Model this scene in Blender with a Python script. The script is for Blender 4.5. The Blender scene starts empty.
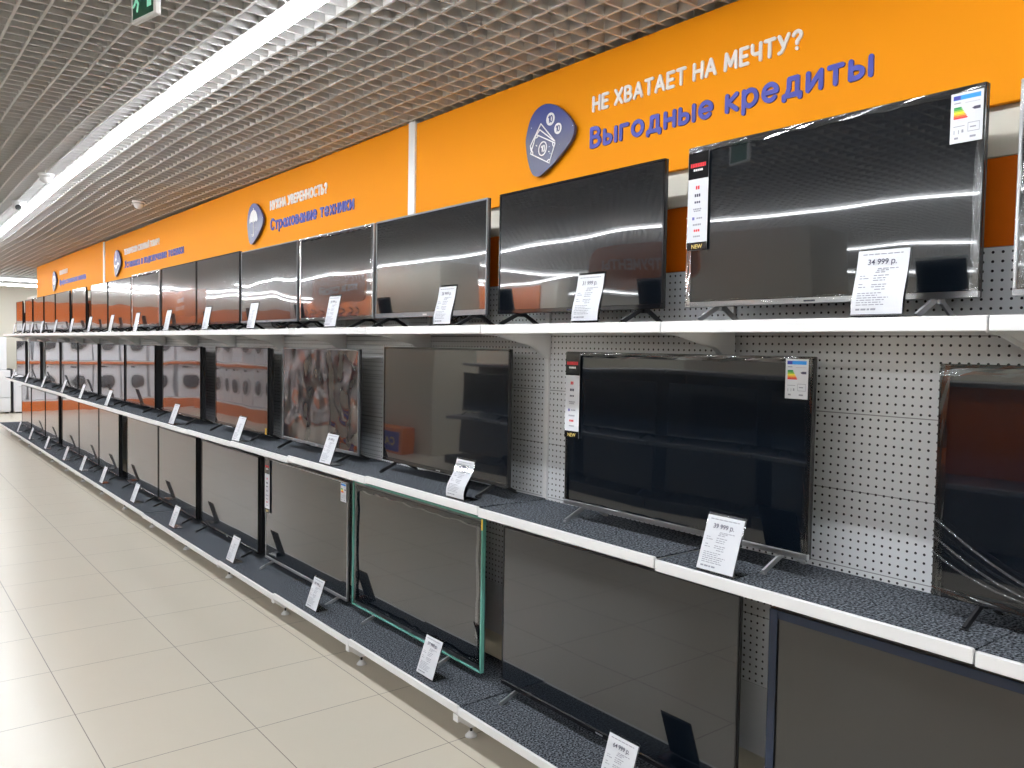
import bpy, math, random
from math import sin, cos, pi, radians
from mathutils import Vector, Matrix

random.seed(7)
SC = bpy.context.scene
COL = SC.collection

# ------------------------------------------------------------------ camera
H = 1.6812
YAW, PITCH, ROLL, FPX = 0.665828, 0.043719, 0.017235, 827.71
cam_d = bpy.data.cameras.new('camera')
cam = bpy.data.objects.new('camera', cam_d); COL.objects.link(cam)
_f = Vector((sin(YAW) * cos(PITCH), cos(YAW) * cos(PITCH), -sin(PITCH)))
_r0 = Vector((cos(YAW), -sin(YAW), 0)); _u0 = _r0.cross(_f)
_r = cos(ROLL) * _r0 + sin(ROLL) * _u0
_u = -sin(ROLL) * _r0 + cos(ROLL) * _u0
cam.matrix_world = Matrix(((_r.x, _u.x, -_f.x, 0), (_r.y, _u.y, -_f.y, 0), (_r.z, _u.z, -_f.z, H), (0, 0, 0, 1)))
cam_d.sensor_width = 36; cam_d.sensor_fit = 'HORIZONTAL'
cam_d.lens = FPX * 36 / 1024
cam_d.clip_start = 0.05; cam_d.clip_end = 200
SC.camera = cam

# ------------------------------------------------------------------ world, exposure
w = bpy.data.worlds.new('world'); SC.world = w; w.use_nodes = True
w.node_tree.nodes['Background'].inputs[0].default_value = (.9, .95, 1, 1)
w.node_tree.nodes['Background'].inputs[1].default_value = .4
SC.view_settings.view_transform = 'Standard'
SC.view_settings.look = 'None'
SC.view_settings.gamma = 1
SC.view_settings.use_curve_mapping = False
SC.view_settings.exposure = 0.32
LAMP = 71.0            # radiance of the linear ceiling lamps
SC.cycles.max_bounces = 8; SC.cycles.diffuse_bounces = 5; SC.cycles.glossy_bounces = 4
SC.cycles.transparent_max_bounces = 8; SC.cycles.transmission_bounces = 4
SC.cycles.caustics_reflective = False; SC.cycles.caustics_refractive = False
SC.cycles.sample_clamp_indirect = 6
SC.cycles.use_denoising = True

# ------------------------------------------------------------------ helpers
def srgb(r, g, b):
    return tuple(((c / 255) / 12.92 if c <= 10.3 else ((c / 255 + .055) / 1.055) ** 2.4) for c in (r, g, b))


class MB:
    """collects shapes and links them as one mesh object"""
    def __init__(s): s.v = []; s.f = []; s.m = []

    def add(s, vs, fs, mi=0):
        n = len(s.v); s.v += [tuple(v) for v in vs]
        for f in fs: s.f.append(tuple(i + n for i in f)); s.m.append(mi)

    def box(s, x0, x1, y0, y1, z0, z1, mi=0):
        x0, x1 = min(x0, x1), max(x0, x1); y0, y1 = min(y0, y1), max(y0, y1); z0, z1 = min(z0, z1), max(z0, z1)
        s.add([(x0, y0, z0), (x1, y0, z0), (x1, y1, z0), (x0, y1, z0), (x0, y0, z1), (x1, y0, z1), (x1, y1, z1), (x0, y1, z1)],
              [(3, 2, 1, 0), (4, 5, 6, 7), (0, 1, 5, 4), (1, 2, 6, 5), (2, 3, 7, 6), (3, 0, 4, 7)], mi)
        return s

    def bevbox(s, x0, x1, y0, y1, z0, z1, b, mi=0):
        """box whose edges along all axes are chamfered by b"""
        cx, cy, cz = (x0 + x1) / 2, (y0 + y1) / 2, (z0 + z1) / 2
        hx, hy, hz = (x1 - x0) / 2, (y1 - y0) / 2, (z1 - z0) / 2
        ring = lambda ax, ay: [(ax, -ay + b), (ax, ay - b), (ax - b, ay), (-ax + b, ay), (-ax, ay - b), (-ax, -ay + b), (-ax + b, -ay), (ax - b, -ay)]
        vs = []
        for z, k in ((-hz, b), (-hz + b, 0), (hz - b, 0), (hz, b)):
            vs += [(cx + px, cy + py, cz + z) for px, py in ring(hx - k, hy - k)]
        fs = [tuple(range(7, -1, -1)), tuple(range(24, 32))]
        for r in range(3):
            for i in range(8):
                j = (i + 1) % 8
                fs.append((r * 8 + i, r * 8 + j, r * 8 + 8 + j, r * 8 + 8 + i))
        s.add(vs, fs, mi); return s

    def bar(s, p0, p1, wd, th, up=(0, 0, 1), mi=0, w1=None):
        p0, p1 = Vector(p0), Vector(p1); d = (p1 - p0).normalized(); up = Vector(up)
        a = d.cross(up)
        if a.length < 1e-6: a = d.cross(Vector((0, 1, 0)))
        a.normalize(); b = a.cross(d).normalized(); w1 = wd if w1 is None else w1
        vs = []
        for p, ww in ((p0, wd), (p1, w1)):
            for sa, sb in ((-1, -1), (1, -1), (1, 1), (-1, 1)):
                vs.append(p + a * sa * ww / 2 + b * sb * th / 2)
        s.add(vs, [(0, 1, 2, 3), (7, 6, 5, 4), (0, 4, 5, 1), (1, 5, 6, 2), (2, 6, 7, 3), (3, 7, 4, 0)], mi); return s

    def tube(s, pts, r, n=8, mi=0, r1=None):
        pts = [Vector(p) for p in pts]; rings = []
        for i, p in enumerate(pts):
            d = (pts[min(i + 1, len(pts) - 1)] - pts[max(i - 1, 0)]).normalized()
            a = d.cross(Vector((0, 0, 1)));
            if a.length < 1e-4: a = d.cross(Vector((1, 0, 0)))
            a.normalize(); b = d.cross(a)
            rr = r if r1 is None else r + (r1 - r) * i / (len(pts) - 1)
            rings.append([p + (a * cos(2 * pi * k / n) + b * sin(2 * pi * k / n)) * rr for k in range(n)])
        vs = [v for g in rings for v in g]; fs = [tuple(range(n)), tuple(range((len(pts) - 1) * n + n - 1, (len(pts) - 1) * n - 1, -1))]
        for i in range(len(pts) - 1):
            for k in range(n):
                fs.append((i * n + k, i * n + n + k, i * n + n + (k + 1) % n, i * n + (k + 1) % n))
        s.add(vs, fs, mi); return s

    def lathe(s, prof, c=(0, 0, 0), axis='z', n=20, mi=0):
        vs = []; fs = []
        for r, h in prof:
            for k in range(n):
                a = 2 * pi * k / n; x, y = r * cos(a), r * sin(a)
                q = (x, y, h) if axis == 'z' else ((h, x, y) if axis == 'x' else (x, h, y))
                vs.append((c[0] + q[0], c[1] + q[1], c[2] + q[2]))
        for i in range(len(prof) - 1):
            for k in range(n):
                fs.append((i * n + k, i * n + (k + 1) % n, i * n + n + (k + 1) % n, i * n + n + k))
        fs.append(tuple(range(n - 1, -1, -1))); fs.append(tuple(range((len(prof) - 1) * n, len(prof) * n)))
        s.add(vs, fs, mi); return s

    def prism(s, poly, fn, t0, t1, mi=0):
        """poly of (u, v) extruded from t0 to t1; fn(u, v, t) gives the point"""
        n = len(poly)
        vs = [fn(u, v, t0) for u, v in poly] + [fn(u, v, t1) for u, v in poly]
        fs = [tuple(range(n)), tuple(range(2 * n - 1, n - 1, -1))]
        for i in range(n):
            j = (i + 1) % n; fs.append((j, i, n + i, n + j))
        s.add(vs, fs, mi); return s

    def mesh(s, name, mats, smooth=False):
        me = bpy.data.meshes.new(name); me.from_pydata(s.v, [], s.f)
        for m in (mats if isinstance(mats, (list, tuple)) else [mats]): me.materials.append(m)
        me.polygons.foreach_set('material_index', s.m)
        if smooth: me.polygons.foreach_set('use_smooth', [True] * len(s.f))
        me.update()
        import bmesh
        bm = bmesh.new(); bm.from_mesh(me); bmesh.ops.recalc_face_normals(bm, faces=bm.faces); bm.to_mesh(me); bm.free()
        return me

    def build(s, name, mats, parent=None, loc=(0, 0, 0), smooth=False):
        return put(name, s.mesh(name, mats, smooth), parent, loc)


def put(name, mesh, parent=None, loc=(0, 0, 0), rot=None):
    o = bpy.data.objects.new(name, mesh); COL.objects.link(o)
    o.location = loc
    if rot: o.rotation_euler = rot
    if parent: o.parent = parent
    return o


def tag(o, label=None, cat=None, group=None, kind=None):
    if label: o['label'] = label
    if cat: o['category'] = cat
    if group: o['group'] = group
    if kind: o['kind'] = kind
    return o


def empty(name, loc, rz=0):
    o = bpy.data.objects.new(name, None); COL.objects.link(o); o.location = loc; o.rotation_euler = (0, 0, rz)
    o.empty_display_size = .1
    return o


def struct(o):
    o['kind'] = 'structure'; return o


def kids(o): return [c for c in bpy.data.objects if c.parent == o]


def copy_tree(o, parent=None):
    c = o.copy(); COL.objects.link(c); c.parent = parent
    for ch in kids(o): copy_tree(ch, c)
    return c


# ------------------------------------------------------------------ materials
def mat(name, col, rough=.5, metal=0, spec=.5, emit=None, estr=0, coat=0, coat_rough=.05, ior=None):
    m = bpy.data.materials.new(name); m.use_nodes = True
    b = m.node_tree.nodes['Principled BSDF']
    b.inputs['Base Color'].default_value = (*col, 1); b.inputs['Roughness'].default_value = rough
    b.inputs['Metallic'].default_value = metal; b.inputs['Specular IOR Level'].default_value = spec
    b.inputs['Coat Weight'].default_value = coat; b.inputs['Coat Roughness'].default_value = coat_rough
    if ior: b.inputs['IOR'].default_value = ior
    if emit:
        b.inputs['Emission Color'].default_value = (*emit, 1); b.inputs['Emission Strength'].default_value = estr
    return m


class NT:
    def __init__(s, m): s.t = m.node_tree; s.b = s.t.nodes['Principled BSDF']

    def n(s, typ, **kw):
        x = s.t.nodes.new(typ)
        for k, v in kw.items(): setattr(x, k, v)
        return x

    def l(s, a, b): s.t.links.new(a, b)

    def math(s, op, a, b=None, c=None):
        x = s.n('ShaderNodeMath', operation=op)
        for i, q in enumerate((a, b, c)):
            if q is None: continue
            if isinstance(q, (int, float)): x.inputs[i].default_value = q
            else: s.l(q, x.inputs[i])
        return x.outputs[0]

    def mix(s, fac, a, b):
        x = s.n('ShaderNodeMix', data_type='RGBA')
        if isinstance(fac, (int, float)): x.inputs[0].default_value = fac
        else: s.l(fac, x.inputs[0])
        for i, q in ((6, a), (7, b)):
            if isinstance(q, tuple): x.inputs[i].default_value = (*q, 1)
            else: s.l(q, x.inputs[i])
        return x.outputs[2]

    def noise(s, vec, scale, detail=2, rough=.5):
        x = s.n('ShaderNodeTexNoise'); x.inputs['Scale'].default_value = scale
        x.inputs['Detail'].default_value = detail; x.inputs['Roughness'].default_value = rough
        if vec is not None: s.l(vec, x.inputs['Vector'])
        return x.outputs[0]

    def obj(s): return s.n('ShaderNodeTexCoord').outputs['Object']

    def ramp(s, v, a, b, lo=0., hi=1.):
        x = s.n('ShaderNodeMapRange'); x.inputs[1].default_value = a; x.inputs[2].default_value = b
        x.inputs[3].default_value = lo; x.inputs[4].default_value = hi; s.l(v, x.inputs[0]); return x.outputs[0]

    def bump(s, h, strength, dist):
        x = s.n('ShaderNodeBump'); x.inputs['Strength'].default_value = strength; x.inputs['Distance'].default_value = dist
        s.l(h, x.inputs['Height']); s.l(x.outputs[0], s.b.inputs['Normal']); return x


M = {}
M['white'] = mat('white_powder_coat', (.86, .86, .87), .38)
M['grille'] = mat('grille_white', (.68, .675, .67), .5)
M['plenum'] = mat('plenum_grey', (.06, .058, .056), .9)
M['wall'] = mat('wall_cream', (.78, .75, .66), .7)
M['orange'] = mat('orange_board', (.93, .33, .004), .6, spec=.12)
M['orange_dark'] = mat('orange_panel', (.74, .145, .003), .5, spec=.2)
M['cream'] = mat('cream_panel', (.76, .72, .62), .5)
M['plinth'] = mat('orange_plinth', (.75, .17, .01), .4)
M['blank'] = mat('grey_white_panel', (.72, .73, .75), .42)
M['black'] = mat('black_plastic', (.012, .012, .014), .35)
M['gloss_black'] = mat('gloss_black', (.008, .008, .010), .12)
M['back_shade'] = mat('painted_back_shade', (.004, .007, .016), .6)  # shade on the price card backs, put into the colour
M['silver'] = mat('silver_metal', (.62, .62, .64), .28, .85)
M['grey_frame'] = mat('grey_frame', (.22, .23, .25), .3, .6)
M['paper'] = mat('paper', (.70, .72, .77), .55)
M['ink'] = mat('ink', (.07, .07, .12), .7)
M['ink_grey'] = mat('ink_grey', (.30, .31, .37), .7)
M['blue_letters'] = mat('blue_letters', srgb(58, 66, 172), .45)
M['white_letters'] = mat('white_letters', (.86, .85, .86), .45)
M['red'] = mat('red', (.75, .02, .03), .5)
M['gold'] = mat('gold', (.75, .55, .15), .5)
M['green_edge'] = mat('green_edge', (.15, .42, .36), .22)
M['green'] = mat('exit_green', (.004, .115, .06), .35)
M['mint'] = mat('exit_mint', (.30, .75, .55), .4, emit=(.3, .75, .55), estr=.3)
M['lamp'] = mat('lamp_tube', (1, 1, 1), .4, emit=(.925, .965, 1), estr=LAMP)
M['lamp_side'] = mat('lamp_side', (.9, .9, .9), .4, emit=(.925, .965, 1), estr=LAMP * .055)
M['lamp_body'] = mat('lamp_body', (.7, .7, .7), .4)
M['appliance'] = mat('appliance_white', (.82, .83, .88), .25, coat=.3)
M['appliance_grey'] = mat('appliance_grey', (.10, .10, .12), .2)
M['drum'] = mat('porthole', (.02, .02, .025), .06)
M['column'] = mat('column_plaster', (.60, .56, .47), .75)
M['yellow'] = mat('yellow_tape', (.8, .5, .03), .5)
M['lens'] = mat('camera_lens', (.02, .02, .02), .1)
M['dark_unit'] = mat('dark_unit', (.035, .035, .04), .5)
M['blue_film'] = mat('blue_film', (.010, .020, .048), .15)
M['dark_red'] = mat('dark_red', (.25, .02, .02), .3)


def clear(name, fac, tint=(1, 1, 1), rough=.05):
    m = bpy.data.materials.new(name); m.use_nodes = True; t = m.node_tree
    for n in list(t.nodes):
        if n.type == 'BSDF_PRINCIPLED': t.nodes.remove(n)
    out = [n for n in t.nodes if n.type == 'OUTPUT_MATERIAL'][0]
    tr = t.nodes.new('ShaderNodeBsdfTransparent'); tr.inputs[0].default_value = (*tint, 1)
    gl = t.nodes.new('ShaderNodeBsdfGlossy'); gl.inputs['Roughness'].default_value = rough
    fr = t.nodes.new('ShaderNodeFresnel'); fr.inputs[0].default_value = 1.5
    ad = t.nodes.new('ShaderNodeMath'); ad.operation = 'ADD'; ad.inputs[1].default_value = fac; ad.use_clamp = True
    mx = t.nodes.new('ShaderNodeMixShader')
    t.links.new(fr.outputs[0], ad.inputs[0]); t.links.new(ad.outputs[0], mx.inputs[0])
    t.links.new(tr.outputs[0], mx.inputs[1]); t.links.new(gl.outputs[0], mx.inputs[2]); t.links.new(mx.outputs[0], out.inputs[0])
    return m


M['acrylic'] = clear('clear_acrylic', .04, (.92, .94, .95))
M['film'] = clear('clear_film', .06, (.96, .97, .98), .12)


def make_screen(name, base, rough, coat_ior, wave, wscale, spec=.12):
    m = mat(name, base, rough, 0, spec, coat=1, coat_rough=.025)
    k = NT(m); k.b.inputs['Coat IOR'].default_value = coat_ior
    oi = k.n('ShaderNodeObjectInfo').outputs['Random']
    nz = k.n('ShaderNodeTexNoise', noise_dimensions='4D'); nz.inputs['Scale'].default_value = wscale
    nz.inputs['Detail'].default_value = 1.0
    k.l(k.obj(), nz.inputs['Vector']); k.l(k.math('MULTIPLY', oi, 60), nz.inputs['W'])
    bp = k.bump(nz.outputs[0], 1.0, wave)
    k.l(bp.outputs[0], k.b.inputs['Coat Normal'])
    return m


M['screen'] = make_screen('screen_glossy', (.0025, .005, .0095), .25, 1.75, .0035, 1.3)
M['screen_haze'] = make_screen('screen_haze', (.003, .005, .008), .15, 1.58, .006, 1.4, .30)
M['screen_wave'] = make_screen('screen_wavy_film', (.008, .008, .012), .3, 1.75, .030, 4.0)
M['screen_matte'] = make_screen('screen_soft', (.016, .0155, .015), .34, 1.6, .002, 1.0, .4)

# carpet
m = M['carpet'] = mat('charcoal_carpet', (.05, .05, .06), .95, spec=.1); k = NT(m)
nv = k.noise(k.obj(), 130, 2, .6); nb = k.noise(k.obj(), 30, 2, .5)
c1 = k.mix(k.ramp(nv, .40, .70), (.006, .008, .011), (.27, .295, .34))
c2 = k.mix(k.ramp(nb, .3, .8), c1, (.036, .040, .050))
k.l(k.mix(.22, c1, c2), k.b.inputs['Base Color']); k.bump(nv, .7, .004)

# perforated panel, holes every 25.6 mm, seams every 243.5 mm
m = M['peg'] = mat('perforated_panel', (.80, .815, .84), .42); k = NT(m)
sp = k.n('ShaderNodeSeparateXYZ'); k.l(k.obj(), sp.inputs[0])
def cell(o, p): return k.math('SUBTRACT', k.math('FRACT', k.math('DIVIDE', o, p)), .5)
fy, fz = cell(sp.outputs[1], .0256), cell(sp.outputs[2], .0256)
d = k.math('SQRT', k.math('ADD', k.math('MULTIPLY', fy, fy), k.math('MULTIPLY', fz, fz)))
hole = k.math('LESS_THAN', d, .155)
seam = k.math('LESS_THAN', k.math('ABSOLUTE', k.math('SUBTRACT', k.math('ABSOLUTE', cell(sp.outputs[2], .2435)), .5)), .0065)
c1 = k.mix(seam, (.80, .815, .84), (.34, .34, .36))
k.l(k.mix(hole, c1, (.010, .010, .016)), k.b.inputs['Base Color'])

# floor tiles
m = M['floor'] = mat('floor_tiles', (.70, .63, .53), .3); k = NT(m)
sp = k.n('ShaderNodeSeparateXYZ'); k.l(k.obj(), sp.inputs[0])
TS = .6043
gx = k.math('ABSOLUTE', k.math('SUBTRACT', k.math('FRACT', k.math('DIVIDE', k.math('SUBTRACT', sp.outputs[0], 1.3353 + TS / 2), TS)), .5))
gy = k.math('ABSOLUTE', k.math('SUBTRACT', k.math('FRACT', k.math('DIVIDE', k.math('SUBTRACT', sp.outputs[1], 4.6739 + TS / 2), TS)), .5))
gr = k.math('LESS_THAN', k.math('MINIMUM', gx, gy), .0032)
n1 = k.noise(k.obj(), 1.1, 2, .5); n2 = k.noise(k.obj(), 6, 3, .5)
wn = k.n('ShaderNodeTexWhiteNoise', noise_dimensions='2D')
cv = k.n('ShaderNodeCombineXYZ')
k.l(k.math('FLOOR', k.math('DIVIDE', k.math('SUBTRACT', sp.outputs[0], 1.3353), TS)), cv.inputs[0])
k.l(k.math('FLOOR', k.math('DIVIDE', k.math('SUBTRACT', sp.outputs[1], 4.6739), TS)), cv.inputs[1])
k.l(cv.outputs[0], wn.inputs[0])
c1 = k.mix(n1, (.60, .545, .455), (.65, .59, .49))
c1 = k.mix(k.math('MULTIPLY', n2, .4), c1, (.65, .60, .515))
c1 = k.mix(k.math('MULTIPLY', wn.outputs[0], .3), c1, (.605, .545, .45))
k.l(k.mix(gr, c1, (.20, .165, .14)), k.b.inputs['Base Color'])
k.b.inputs['Roughness'].default_value = .28

# printed badge: deep blue with a few stars fading to slate
def badge_mat():
    m = mat('badge_print', (.1, .12, .3), .35); k = NT(m)
    sp = k.n('ShaderNodeSeparateXYZ'); k.l(k.obj(), sp.inputs[0])
    nz = k.noise(k.obj(), 9, 3)
    g = k.ramp(k.math('ADD', sp.outputs[2], k.math('MULTIPLY', k.math('SUBTRACT', nz, .5), .12)), .13, .30)
    c = k.mix(g, srgb(66, 70, 108), srgb(18, 46, 140))
    st = k.n('ShaderNodeTexVoronoi'); st.inputs['Scale'].default_value = 28; k.l(k.obj(), st.inputs['Vector'])
    s_ = k.math('LESS_THAN', st.outputs['Distance'], .07)
    k.l(k.mix(s_, c, (.6, .7, .95)), k.b.inputs['Base Color']); return m
M['badge'] = badge_mat()

# ------------------------------------------------------------------ rounded stroke lettering
def arc(cx, cy, rx, ry, a0, a1, n=14):
    return [(cx + rx * cos(radians(a0 + (a1 - a0) * i / n)), cy + ry * sin(radians(a0 + (a1 - a0) * i / n))) for i in range(n + 1)]


def bowl(x, y0, y1, wd):      # from (x, y0) out to the right and back at (x, y1)
    r = (y1 - y0) / 2; rx = min(r, wd)
    return [(x, y0)] + arc(x + wd - rx, y0 + r, rx, r, -90, 90, 10) + [(x, y1)]


X_ = .72
GL = {
 'Н': (.60, [[(0, 0), (0, 1)], [(.6, 0), (.6, 1)], [(0, .5), (.6, .5)]]),
 'Е': (.48, [[(.48, 1), (0, 1), (0, 0), (.48, 0)], [(0, .5), (.42, .5)]]),
 'Х': (.60, [[(0, 0), (.6, 1)], [(0, 1), (.6, 0)]]),
 'В': (.52, [bowl(0, .52, 1, .46), bowl(0, 0, .52, .52), [(0, 0), (0, 1)]]),
 'А': (.66, [[(0, 0), (.33, 1), (.66, 0)], [(.12, .32), (.54, .32)]]),
 'Т': (.58, [[(0, 1), (.58, 1)], [(.29, 1), (.29, 0)]]),
 'М': (.76, [[(0, 0), (.06, 1), (.38, .2), (.70, 1), (.76, 0)]]),
 'Ч': (.54, [[(0, 1), (0, .66)] + arc(.22, .66, .22, .24, 180, 270, 6) + [(.54, .42)], [(.54, 1), (.54, 0)]]),
 'У': (.58, [[(0, 1), (.30, .34)], [(.58, 1), (.26, .2), (.16, .04), (.02, 0)]]),
 '?': (.46, [arc(.23, .76, .23, .24, 165, -50, 12) + [(.23, .42), (.23, .30)], [(.23, 0), (.23, .01)]]),
 'Ж': (.90, [[(.45, 0), (.45, 1)], [(0, 1), (.40, .5), (0, 0)], [(.9, 1), (.5, .5), (.9, 0)], [(.4, .5), (.5, .5)]]),
 'Р': (.50, [[(0, 0), (0, 1)], bowl(0, .42, 1, .5)]),
 'О': (.72, [arc(.36, .5, .36, .5, 0, 360, 28)]),
 'С': (.62, [arc(.36, .5, .36, .5, 48, 312, 22)]),
 'Ь': (.50, [[(0, 1), (0, 0)], bowl(0, 0, .56, .5)]),
 'Ы': (.76, [[(0, 1), (0, 0)], bowl(0, 0, .56, .46), [(.76, 0), (.76, 1)]]),
 'Б': (.50, [[(.46, 1), (0, 1), (0, 0)], bowl(0, 0, .56, .5)]),
 'И': (.62, [[(0, 1), (0, 0), (.62, 1), (.62, 0)]]),
 'Й': (.62, [[(0, 1), (0, 0), (.62, 1), (.62, 0)], [(.18, 1.26), (.31, 1.19), (.44, 1.26)]]),
 'К': (.54, [[(0, 0), (0, 1)], [(.52, 1), (.04, .5), (.54, 0)]]),
 'Л': (.60, [[(0, 0), (.08, .06), (.14, .4), (.16, 1), (.6, 1), (.6, 0)]]),
 'Д': (.72, [[(0, -.16), (0, 0), (.72, 0), (.72, -.16)], [(.10, 0), (.2, .4), (.22, 1), (.6, 1), (.6, 0)]]),
 'З': (.50, [arc(.22, .75, .26, .25, 140, -80, 12) , arc(.22, .26, .29, .26, 90, -140, 12)]),
 'П': (.58, [[(0, 0), (0, 1), (.58, 1), (.58, 0)]]),
 'Я': (.52, [[(.52, 0), (.52, 1), (.24, 1)] + arc(.24, .71, .24, .29, 90, 270, 10) + [(.52, .42)], [(.28, .42), (0, 0)]]),
 # lower case
 'ы': (.68, [[(0, X_), (0, 0)], bowl(0, 0, .42, .40), [(.68, 0), (.68, X_)]]),
 'г': (.38, [[(0, 0), (0, X_), (.38, X_)]]),
 'о': (.56, [arc(.28, X_ / 2, .28, X_ / 2, 0, 360, 24)]),
 'д': (.62, [[(0, -.16), (0, 0), (.62, 0), (.62, -.16)], [(.10, 0), (.18, .3), (.19, X_), (.51, X_), (.51, 0)]]),
 'н': (.46, [[(0, 0), (0, X_)], [(.46, 0), (.46, X_)], [(0, X_ / 2), (.46, X_ / 2)]]),
 'е': (.54, [[(.03, .36), (.54, .36)] + arc(.27, X_ / 2, .27, X_ / 2, 0, 315, 20)]),
 'к': (.44, [[(0, 0), (0, X_)], [(.42, X_), (.05, .37), (.44, 0)]]),
 'р': (.54, [[(0, -.28), (0, X_)], arc(.27, X_ / 2, .27, X_ / 2, 0, 360, 20)]),
 'и': (.48, [[(0, X_), (0, 0), (.48, X_), (.48, 0)]]),
 'т': (.46, [[(0, X_), (.46, X_)], [(.23, X_), (.23, 0)]]),
 'с': (.48, [arc(.28, X_ / 2, .28, X_ / 2, 48, 312, 18)]),
 'а': (.50, [arc(.25, .28, .25, .28, 0, 360, 20) , [(.5, 0), (.5, .5)] + arc(.27, .5, .23, .22, 0, 140, 8)]),
 'х': (.46, [[(0, 0), (.46, X_)], [(0, X_), (.46, 0)]]),
 'в': (.44, [bowl(0, .37, X_, .38), bowl(0, 0, .37, .44), [(0, 0), (0, X_)]]),
 'у': (.46, [[(0, X_), (.24, .12)], [(.46, X_), (.18, -.14), (.10, -.27), (0, -.28)]]),
 'п': (.46, [[(0, 0), (0, X_), (.46, X_), (.46, 0)]]),
 'л': (.48, [[(0, 0), (.06, .05), (.11, .3), (.12, X_), (.48, X_), (.48, 0)]]),
 'ю': (.72, [[(0, 0), (0, X_)], [(0, X_ / 2), (.2, X_ / 2)], arc(.46, X_ / 2, .26, X_ / 2, 0, 360, 22)]),
 'ч': (.44, [[(0, X_), (0, .46)] + arc(.18, .46, .18, .18, 180, 270, 5) + [(.44, .28)], [(.44, X_), (.44, 0)]]),
 'ф': (.72, [[(.36, -.28), (.36, 1)], arc(.36, X_ / 2, .36, X_ / 2, 0, 360, 24)]),
 'я': (.42, [[(.42, 0), (.42, X_), (.2, X_)] + arc(.2, .52, .2, .2, 90, 270, 8) + [(.42, .32)], [(.22, .32), (0, 0)]]),
 'щ': (.72, [[(0, X_), (0, 0), (.72, 0), (.76, -.14)], [(.34, X_), (.34, 0)], [(.68, X_), (.68, 0)]]),
 'ь': (.40, [[(0, X_), (0, 0)], bowl(0, 0, .42, .40)]),
 'м': (.58, [[(0, 0), (.04, X_), (.29, .15), (.54, X_), (.58, 0)]]),
 'ш': (.68, [[(0, X_), (0, 0), (.68, 0), (.68, X_)], [(.34, X_), (.34, 0)]]),
 'з': (.40, [arc(.18, .54, .2, .18, 140, -80, 10), arc(.18, .19, .22, .19, 90, -140, 10)]),
 '1': (.24, [[(0, .78), (.24, 1), (.24, 0)]]),
 '0': (.50, [arc(.25, .5, .25, .5, 0, 360, 22)]),
}


STEP = [0]
def step():
    STEP[0] = (STEP[0] + 1) % 61; return STEP[0] * .000006


def stroke_flat(mb, pts, hw, fn, t0, t1, mi=0):
    """rounded stroke along pts (u, v) of half width hw, thickness t0..t1"""
    sg = 1 if t1 > t0 else -1
    for q_, (a, b) in enumerate(zip(pts, pts[1:])):
        e = t1 + sg * step()
        dx, dy = b[0] - a[0], b[1] - a[1]; L = math.hypot(dx, dy)
        if L < 1e-7: continue
        nx, ny = -dy / L * hw, dx / L * hw
        mb.prism([(a[0] + nx, a[1] + ny), (a[0] - nx, a[1] - ny), (b[0] - nx, b[1] - ny), (b[0] + nx, b[1] + ny)], fn, t0, e, mi)
    for q_, p in enumerate(pts):
        mb.prism([(p[0] + hw * cos(2 * pi * i / 12), p[1] + hw * sin(2 * pi * i / 12)) for i in range(12)], fn, t0, t1 + sg * step(), mi)


def lettering(text, width, cap, bold, fn, t0, t1, gap=.30, space=.42):
    """text laid from u=0 to u=width, cap height cap"""
    items = [[]]; x = 0
    for ch in text:
        if ch == ' ': x += space; items.append([]); continue
        wd, st = GL[ch]; items[-1].append((x, st)); x += wd + gap
    tot = x - gap
    hw = bold * cap / 2
    sx = (width - 2 * hw) / tot; sy = cap - 2 * hw
    out = []
    for word in items:
        mb = MB()
        for x0, st in word:
            for pts in st:
                stroke_flat(mb, [(hw + (x0 + px) * sx, hw + py * sy) for px, py in pts], hw, fn, t0, t1)
        out.append(mb)
    return out


def font_mesh(name, text, size, material):
    cu = bpy.data.curves.new(name, 'FONT'); cu.body = text; cu.size = size; cu.align_x = 'CENTER'; cu.offset = size * .012
    o = bpy.data.objects.new(name, cu); COL.objects.link(o)
    dg = bpy.context.evaluated_depsgraph_get(); dg.update()
    me = bpy.data.meshes.new_from_object(o.evaluated_get(dg))
    bpy.data.objects.remove(o); bpy.data.curves.remove(cu)
    return me


ORD = ['first', 'second', 'third', 'fourth', 'fifth', 'sixth', 'seventh', 'eighth', 'ninth', 'tenth']
def from_right(i): return 'cut off by the right edge' if i == 0 else ORD[i] + ' from the right'
def place(i, n):
    """words for the i-th (from the right, 0 = nearest) of n in a row"""
    if i == n - 1: return 'last at the far left end'
    return ORD[i] + ' from the right' if i < (n + 1) // 2 else ORD[n - 1 - i] + ' from the far left end'


# ------------------------------------------------------------------ setting
struct(MB().box(-9.2, 5.2, -3.2, 23.2, -.1, 0).build('floor', M['floor']))
struct(MB().box(2.56, 2.72, -3, 16.6, 0, 3.6).build('wall_right', M['wall']))
struct(MB().box(-9.2, 5.2, 23, 23.2, 0, 3.6).build('wall_far', M['wall']))
struct(MB().box(-9.2, 5.2, -3.2, -3, 0, 3.6).build('wall_near', M['wall']))
struct(MB().box(-9.2, -9, -3, 23, 0, 3.6).build('wall_left', M['wall']))
struct(MB().box(5.0, 5.2, 16.6, 23, 0, 3.6).build('wall_end', M['wall']))
struct(MB().box(-9.2, 5.2, -3.2, 23.2, 3.6, 3.7).build('ceiling_slab', M['plenum']))

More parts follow.
